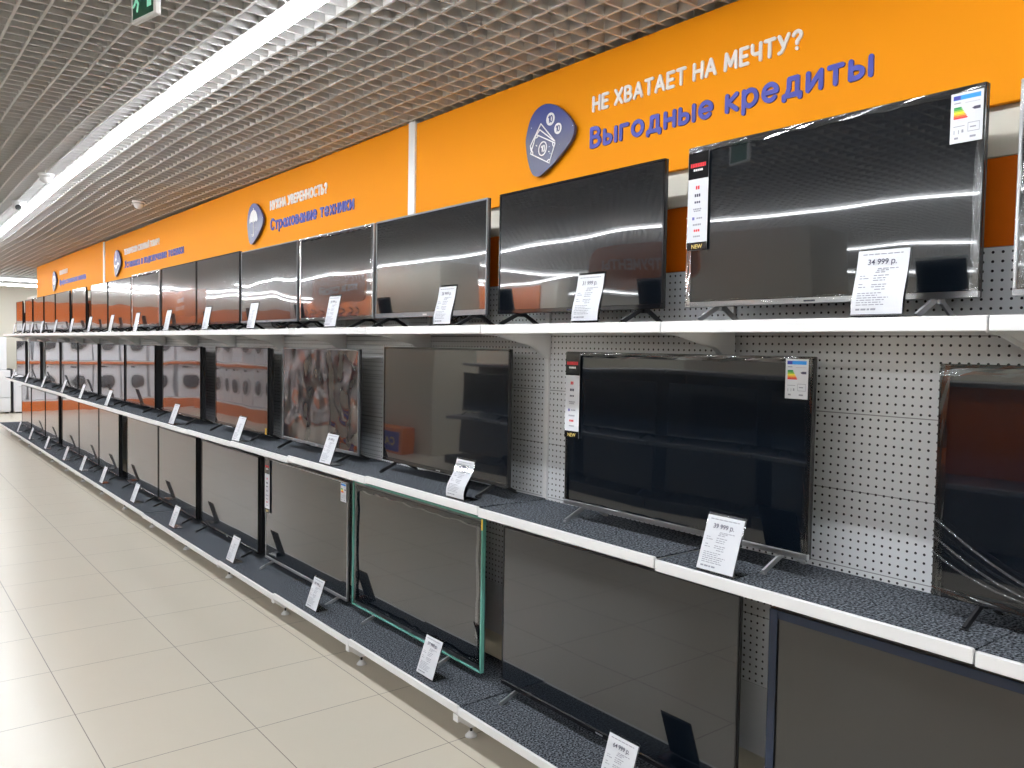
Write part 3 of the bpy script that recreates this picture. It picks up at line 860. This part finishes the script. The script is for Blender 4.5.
# ------------------------------------------------------------------ price cards
def card_paper(seed, curl):
    m = MB(); n = 10; w_, h_ = .069, .172
    vs = []
    for i in range(n + 1):
        v = i / n; dz = 0
        off = curl * (.005 * sin(v * 2 * pi) * (1 - v * .5) + .012 * (1 - v) ** 3 * v * 3)
        for u in (-w_, w_): vs.append((-.0022 - off - (.0004 if u < 0 else .0), u, .006 + v * h_))
    for i in range(n + 1):
        v = i / n
        off = curl * (.005 * sin(v * 2 * pi) * (1 - v * .5) + .012 * (1 - v) ** 3 * v * 3)
        for u in (-w_, w_): vs.append((-.0016 - off, u, .006 + v * h_))
    q = 2 * (n + 1); fs = []
    for i in range(n):
        a = i * 2; fs += [(a, a + 1, a + 3, a + 2), (q + a + 2, q + a + 3, q + a + 1, q + a), (a, a + 2, q + a + 2, q + a), (a + 1, q + a + 1, q + a + 3, a + 3)]
    fs += [(0, q, q + 1, 1), (2 * n, 2 * n + 1, q + 2 * n + 1, q + 2 * n)]
    m.add(vs, fs); return m
def card_print(curl):
    rnd = random.Random(5); m = MB()
    def off(z):
        v = (z - .006) / .172
        return -.0030 - curl * (.005 * sin(v * 2 * pi) * (1 - v * .5) + .012 * (1 - v) ** 3 * v * 3) - .0006
    def dashes(z, a, b, h_):
        z *= .885; y = a
        while y > b:
            ww = rnd.uniform(.006, .016); e = max(b, y - ww); x = off(z)
            m.box(x, x + .0003, y, e, z, z + h_); y = e - .003
    dashes(.187, .055, -.055, .0028)
    for z, a, b in ((.143, .010, -.045), (.138, .012, -.02), (.132, .015, -.012), (.122, .056, .042), (.122, .018, -.022), (.114, .056, .03), (.114, .018, -.018), (.107, .018, -.014), (.096, .056, .045), (.094, .02, -.02), (.087, .056, .036), (.087, .02, -.016), (.079, .01, -.018),
                    (.068, .055, -.01), (.061, .055, .0), (.054, .055, -.03), (.047, .055, -.02), (.040, .055, -.012), (.033, .055, -.02)):
        dashes(z, a, b, .0022)
    dashes(.018, .055, .0, .005)
    return m
PR = {}
def price_card(x, y, z, label, group, price=None, curl=0, lean=36, yaw=0, detail=True):
    """A5 sheet in a leaning clear holder; local +x points to the shelf's back, the sheet leans that way"""
    r = empty('price_card', (x, y, z), yaw)
    sh = cached('holder', lambda: MB().bevbox(0, .0022, -.073, .073, .002, .187, .0008).mesh('holder', M['acrylic']))
    rot = (0, radians(lean), 0)
    h_ = put('holder', sh, r, (0, 0, .0025), rot)
    ft_ = cached('hfoot', lambda: MB().bevbox(.006, .075, -.073, .073, .0004, .0022, .0006).mesh('holder_foot', M['acrylic']))
    put('holder_foot', ft_, h_, (0, 0, 0)); h2 = [c for c in kids(h_)][0]
    h2.rotation_euler = (0, radians(-lean), 0)
    bk = cached('shade_sheet', lambda: MB().box(.0026, .0032, -.070, .070, .006, .1775).mesh('shade_sheet', M['back_shade']))  # added dark sheet: paints the shaded card back that the screens mirror
    put('shade_sheet', bk, r, (0, 0, .0025), rot)
    p = put('paper', cached(('paper', curl), lambda: card_paper(1, curl).mesh('paper', M['paper'])), r, (0, 0, .0025), rot)
    put('fine_print', cached(('print', curl), lambda: card_print(curl).mesh('fine_print', M['ink_grey'])), p)
    if price:
        if price not in PR:
            PR[price] = font_mesh('price_text', price, .0205, None); PR[price].materials.clear(); PR[price].materials.append(M['ink'])
        v = (.146 - .006) / .172
        o_ = -.0036 - curl * (.005 * sin(v * 2 * pi) * (1 - v * .5) + .012 * (1 - v) ** 3 * v * 3)
        put('price_text', PR[price], p, (o_ - .001, 0, .139), (radians(90), 0, radians(-90)))
    tag(r, label, 'price tag', group)
    return r
CT = [1.11, 2.21, 3.15, 4.29, 5.50, 6.45, 7.48, 8.51, 9.54, 10.60, 11.65, 12.76, 13.85, 14.75, 15.60, 16.65]
CM = [1.60, 3.025, 4.345, 5.78, 7.33, 9.73, 11.10, 12.26, 13.80, 15.35, 16.90]
CB = [1.965, 3.175, 4.40, 5.74, 7.13, 8.41, 9.73, 10.78, 11.83, 13.20, 14.60, 15.85]
pt = {0: '34 999 р.', 1: '31 999 р.', 2: '28 999 р.', 3: '29 999 р.'}; pm = {0: '39 999 р.', 1: '25 999 р.', 2: '39 499 р.'}; pb = {0: '64 999 р.', 1: '37 999 р.', 2: '47 999 р.'}
for i, y in enumerate(CT):
    price_card(XF + .016, y, zu(bay_of(y)), 'white price card leaning on the top shelf edge, %s' % place(i, len(CT)), 'price cards on the top shelf', pt.get(i), .5 if i in (0, 1, 2) else 0, 11, 0)
for i, y in enumerate(CM):
    price_card(XF + .016, y, zm(bay_of(y)), 'white price card leaning on the middle shelf edge, %s' % place(i, len(CM)), 'price cards on the middle shelf', pm.get(i), 1.4 if i == 1 else 0, 19, 0)
for i, y in enumerate(CB):
    price_card(XFB + .05, y, zb(bay_of(y)), 'white price card leaning on the bottom shelf edge, %s' % place(i, len(CB)), 'price cards on the bottom shelf', pb.get(i), 0, 19, 0)

# ------------------------------------------------------------------ ceiling fittings
e = empty('exit_sign', (.732, 2.845, 2.705), radians(13))
eb = MB(); eb.bevbox(-.016, .002, -.078, .078, 0, .15, .003); eb.build('sign_box', M['white'], e)
f_ = MB().box(-.0175, -.0162, -.064, .064, .010, .142).build('green_face', M['green'], e)
MB().box(.0022, .0035, -.064, .064, .010, .142).build('green_face', M['green'], e)
FX = lambda u, v, t: (-.0175 - t, .064 - u, v)
pic = MB()
pic.prism([(.092, .03), (.118, .03), (.118, .13), (.092, .13)], FX, .0001, .001)
for pts, hw in (([(.052, .085), (.076, .085)], .004), ([(.068, .095), (.077, .085), (.068, .075)], .004), ([(.030, .112), (.031, .112)], .009), ([(.028, .098), (.024, .07)], .007), ([(.024, .07), (.036, .052), (.030, .032)], .005), ([(.024, .07), (.014, .055), (.006, .05)], .005), ([(.028, .094), (.040, .084), (.047, .090)], .004), ([(.028, .094), (.016, .088), (.012, .076)], .004)):
    stroke_flat(pic, pts, hw, FX, .0001, .001)
pic.build('pictogram', M['mint'], f_)
MB().tube([(0, 0, .1502), (0, 0, .245)], .005, 8).build('hanger', M['white'], e)
tag(e, 'small green and white exit sign hanging from the ceiling grille', 'exit sign')
def detector(x, y, label):
    r = empty('smoke_detector', (x, y, zg(x, y)))
    MB().lathe([(.056, .0), (.058, -.012), (.050, -.020)], n=20).build('base', M['white'], r, smooth=False)
    MB().lathe([(.047, -.0202), (.045, -.040), (.034, -.062), (.012, -.074), (.002, -.075)], n=20).build('head', M['white'], r, smooth=True)
    tag(r, label, 'smoke detector', 'ceiling detectors'); return r
detector(1.155, 7.45, 'white cone-shaped detector on the ceiling, left of the long lamp')
detector(1.995, 8.07, 'white cone-shaped detector on the ceiling, between lamp and orange sign')
r = empty('security_camera', (1.16, 8.92, zc(8.92)))
MB().lathe([(.052, 0), (.056, -.015), (.054, -.03)], n=20).build('base', M['white'], r)
MB().lathe([(.053, -.0302), (.053, -.05), (.042, -.078), (.022, -.095), (.004, -.099)], n=20).build('housing', M['white'], r, smooth=True)
MB().lathe([(.026, 0), (.026, .012), (.018, .016)], (0, 0, 0), axis='y', n=16).build('lens', M['lens'], r, (-.012, -.058, -.066))
tag(r, 'white turret security camera with dark lens on the ceiling', 'security camera')

# ------------------------------------------------------------------ far end and across the aisle (seen directly at far left or mirrored in the screens)
def washer(name='washing_machine'):
    r = empty(name, (0, 0, 0))          # faces +x, 0.60 wide (y), 0.85 high
    MB().bevbox(-.58, 0, -.298, .298, .012, .85, .008).build('body', M['appliance'], r)
    MB().bevbox(.0005, .006, -.28, .28, .735, .835, .002).build('control_panel', M['appliance'], r)
    MB().lathe([(.0, .0), (.20, .0), (.205, .02), (.17, .03)], (.001, 0, .42), axis='x', n=28).build('door', M['silver'], r)
    MB().lathe([(.165, .0), (.15, .012), (.08, .03), (.0, .034)], (.0315, 0, .42), axis='x', n=28).build('porthole', M['drum'], r, smooth=True)
    MB().lathe([(.03, 0), (.028, .02)], (.0065, -.08, .785), axis='x', n=18).build('dial', M['silver'], r)
    MB().box(.0065, .008, .02, .16, .765, .805).build('display', M['drum'], r)
    return r
w0 = washer(); first = True; cnt = 0
def put_washer(x, y, z, rz, label, group):
    global first
    o = w0 if first else copy_tree(w0); first = False
    o.location = (x, y, z); o.rotation_euler = (0, 0, rz); tag(o, label, 'washing machine', group); return o
def plinth(x0, x1, y0, y1, z0, z1, label):
    r = empty('display_plinth', ((x0 + x1) / 2, (y0 + y1) / 2, z0))
    hx, hy = (x1 - x0) / 2, (y1 - y0) / 2
    MB().bevbox(-hx, hx, -hy, hy, 0, z1 - z0 - .02, .004).build('base', M['plinth'], r)
    MB().bevbox(-hx, hx, -hy, hy, z1 - z0 - .0198, z1 - z0, .004).build('top_board', M['white'], r)
    tag(r, label, 'plinth'); return r
GW, GE = 'washing machines mirrored in the middle screens', 'washing machines along the far wall'
plinth(-2.85, -2.1, 15.8, 21.6, 0, .28, 'long orange plinth under appliances, mirrored low in the bottom screens')
plinth(-2.85, -2.1, 15.8, 21.6, 1.14, 1.22, 'orange-edged upper deck between two tiers of washing machines')
for i in range(9):
    for z in (.28, 1.22):
        if z > 1 and i in (1, 4): continue
        put_washer(-2.2, 16.15 + i * .63, z, 0, 'white front-loading washing machine across the aisle, mirrored in the screens', GW)
plinth(-5.2, 2.05, 22.2, 22.95, 0, .25, 'low orange plinth along the far wall under white appliances')
plinth(-5.2, 2.05, 22.2, 22.95, 1.11, 1.19, 'orange-edged deck along the far wall between two appliance tiers')
for i in range(11):
    for z in (.25, 1.19):
        put_washer(-4.85 + i * .655, 22.28, z, -pi / 2, 'white washing machine standing along the far wall, mirrored in far screens', GE)
# white fridges seen directly beyond the end of the run
def fridge(x, y, h, wd, label, group=None, z=0):
    r = empty('refrigerator', (x, y, z))   # faces -y
    MB().bevbox(-wd / 2, wd / 2, .0, .6, .03, h, .008).build('body', M['appliance'], r)
    d1 = MB().bevbox(-wd / 2, wd / 2, -.05, -.002, .06, h * .36, .008).build('door', M['appliance'], r)
    d2 = MB().bevbox(-wd / 2, wd / 2, -.05, -.002, h * .36 + .012, h, .008).build('door', M['appliance'], r)
    MB().box(-wd / 2 + .02, -wd / 2 + .04, -.066, -.0505, h * .2, h * .34).build('handle', M['silver'], d1)
    MB().box(-wd / 2 + .02, -wd / 2 + .04, -.066, -.0505, h * .40, h * .55).build('handle', M['silver'], d2)
    for sx in (-1, 1):
        MB().box(sx * wd / 2 - sx * .08, sx * wd / 2 - sx * .03, .02, .56, 0, .03).build('foot', M['black'], r)
    tag(r, label, 'refrigerator', group); return r
fridge(2.30, 21.75, .98, .66, 'white appliance at the far left edge, lower one of a stacked pair')
r = empty('cabinet_freezer', (2.28, 21.75, .981))
MB().bevbox(-.28, .28, 0, .55, 0, .745, .006).build('body', M['appliance'], r); MB().bevbox(-.28, .28, -.04, -.001, .02, .735, .006).build('door', M['appliance'], r)
tag(r, 'white appliance at the far left edge, stacked on top of another', 'appliance')
r = empty('gap_shade', (2.669, 21.9, 0)); MB().bevbox(-.030, .028, 0, .5, 0, 1.0, .003).build('panel', M['dark_unit'], r)  # dark strip added to paint the shade in the gap between appliances
tag(r, 'dark strip painting the shade between two white appliances at the far left', 'panel')
r = empty('cooker', (3.0, 21.75, 0))
MB().bevbox(-.30, .30, 0, .6, .03, .95, .006).build('body', M['appliance'], r); MB().bevbox(-.28, .28, -.02, -.001, .12, .66, .004).build('oven_door', M['appliance'], r)
MB().box(-.2, .2, -.045, -.0205, .60, .615).build('handle', M['silver'], r); MB().box(-.26, .26, .04, .56, 0, .03).build('foot', M['black'], r)
tag(r, 'white floor appliance seen past the left end of the bottom shelf', 'appliance')

# orange wall fascia on the other side of the hall and on the far wall
def far_board(x0, x1, y0, y1, z0, z1, label, m='plinth'):
    r = empty('wall_sign', ((x0 + x1) / 2, (y0 + y1) / 2, z0)); hx, hy = (x1 - x0) / 2, (y1 - y0) / 2
    MB().bevbox(-hx, hx, -hy, hy, 0, z1 - z0, .004).build('board', M[m], r); MB().bevbox(-hx, hx, -hy, hy, -.02, -.0005, .004).build('lower_rail', M['white'], r)
    tag(r, label, 'sign'); return r
far_board(-5.25, -5.2, 11.5, 22.0, 2.1, 2.88, 'long plain orange wall board across the hall, mirrored low in the upper screens')
far_board(-5.2, 2.05, 22.94, 22.985, 2.12, 2.6, 'plain orange board high on the far wall, mirrored in the farthest screens')
struct(MB().box(-5.5, -5.26, 11.0, 22.99, 0, 3.4).build('wall_inner', M['wall']))
struct(MB().box(-3.75, -2.95, 4.7, 6.3, 0, 3.4).build('column_1', M['column']))
struct(MB().box(-3.1, -2.3, 10.6, 12.5, 0, 3.4).build('column_2', M['column']))

def pill(x, y0, y1, z0, z1, lines, label):
    r = empty('aisle_sign', (x, (y0 + y1) / 2, z0)); L = y1 - y0; hh = z1 - z0; rad = hh * .28
    poly = []
    for cx_, cy_, a in ((L / 2 - rad, hh - rad, 0), (-L / 2 + rad, hh - rad, 90), (-L / 2 + rad, rad, 180), (L / 2 - rad, rad, 270)):
        poly += arc(cx_, cy_, rad, rad, a, a + 90, 6)
    m = MB(); m.prism(poly, lambda u, v, t: (t, u, v), -.015, .015); m.build('board', M['plinth'], r)
    n = len(lines); cap = hh * (.24 if n == 1 else .17)
    for i, tx in enumerate(lines):
        zb_ = hh * (.40 if n == 1 else (.56 - i * .32)); wd = min(L * .84, cap * .95 * len(tx))
        f = lambda u, v, t: (.0152 + t, -wd / 2 + u, v + zb_)
        for mb in lettering(tx, wd, cap, .2, f, .0002, .006): mb.build('word', M['white_letters'], r)
    for y in (-L * .35, L * .35): MB().tube([(0, y, hh + .001), (0, y, zc(r.location.y) - z0)], .004, 6).build('hanger', M['silver'], r)
    tag(r, label, 'sign', 'orange aisle signs'); return r
pill(-2.02 + .3, 5.1, 6.55, 2.32, 2.74, ['ИНСТРУМЕНТЫ'], 'rounded orange tools aisle sign, mirrored in the second upper screen')
pill(-2.02 + .3, 11.6, 13.5, 2.38, 2.84, ['УХОД ЗА СОБОЙ'], 'rounded orange personal care aisle sign, mirrored in the fourth upper screen')
pill(-1.1, 17.3, 21.0, 2.24, 2.82, ['ДЛЯ ВЫПЕЧКИ', 'УХОД ЗА СОБОЙ'], 'rounded orange aisle sign with two lines, mirrored in farther upper screens')

# low dark counters with dark televisions across the aisle
def counter(y, label, hot):
    r = empty('display_counter', (-2.4, y, 0))
    MB().bevbox(-.3, .3, -.64, .64, 0, .12, .004).build('base', M['dark_unit'], r)
    MB().bevbox(-.3, .3, -.64, .64, .66, .70, .004).build('shelf', M['grey_frame'], r)
    MB().bevbox(-.3, -.27, -.64, .64, .121, .659, .003).build('back_panel', M['dark_unit'], r)
    MB().bevbox(-.3, -.27, -.64, .64, .701, 1.42, .003).build('upper_panel', M['orange_dark'] if hot else M['dark_unit'], r)
    MB().bevbox(-.32, .06, -.64, .64, 1.421, 1.46, .003).build('top_board', M['grey_frame'], r)
    tag(r, label, 'counter', 'dark display counters across the aisle'); return r
for i in range(8):
    y = .2 + i * 1.3
    counter(y, 'dark display counter across the aisle, mirrored in the near middle screens', i < 3)
    for z, h1, nm in ((.1215, .53, 'lower'), (.701, .66, 'upper')):
        if i < 3 and nm == 'upper': continue
        t = television(3, i, -2.32, .56, -.56, 0, .05, h1 if nm == 'lower' else .62, 'dark television on the counter across the aisle, mirrored in near screens', group='televisions across the aisle')
        t.location = (-2.30, y, z); t.rotation_euler = (0, 0, pi)
# upright vacuum cleaners hanging by the appliances, mirrored in the rippled screen
def vacuum():
    r = empty('vacuum_cleaner', (0, 0, 0))
    MB().lathe([(.05, 0), (.062, .05), (.062, .22), (.045, .27), (.02, .30)], (0, 0, .62), n=16).build('dust_bin', M['dark_red'], r, smooth=True)
    MB().tube([(0, 0, .60), (0, 0, .06)], .016, 8).build('wand', M['appliance_grey'], r)
    MB().bevbox(-.05, .09, -.13, .13, 0, .055, .012).build('floor_head', M['black'], r)
    MB().tube([(0, 0, .90)] + [(-.0 - .07 * sin(q / 6 * pi), 0, .92 + .10 * q / 6) for q in range(7)], .014, 8).build('handle', M['black'], r, smooth=True)
    return r
v0 = vacuum()
for i in range(9):
    for k_, z in enumerate((.02, 1.08)):
        o = v0 if (i == 0 and k_ == 0) else copy_tree(v0)
        o.location = (-2.25, 13.0 + i * .29, .30 + k_ * 1.02)
        tag(o, 'dark red stick vacuum cleaner on a rack across the aisle, mirrored in screens', 'vacuum cleaner', 'vacuum cleaners mirrored in the rippled screen')
rk = empty('vacuum_rack', (-2.45, 14.15, 0))
MB().bevbox(-.03, .0, -1.4, 1.4, 0, 2.2, .004).build('back_panel', M['column'], rk)
for z in (.28, 1.30):
    MB().bevbox(.001, .34, -1.4, 1.4, z - .02, z + .019, .003).build('shelf', M['grey_frame'], rk)
tag(rk, 'beige rack holding stick vacuum cleaners across the aisle', 'rack')

r = empty('promo_box', (-2.05, 11.55, 0))
MB().bevbox(-.22, 0, -.42, .42, 0, .40, .008).build('carton', M['plinth'], r)
pb_ = MB().bevbox(.0005, .003, -.34, .34, .04, .34, .001).build('navy_panel', M['blue_letters'], r)
lettering('САЛ', .42, .13, .18, lambda u, v, t: (.0032 + t, -.21 + u, .13 + v), .0002, .003)[0].build('word', M['gold'], pb_)
tag(r, 'orange and navy promotional box on the floor, mirrored low in a middle screen', 'box')
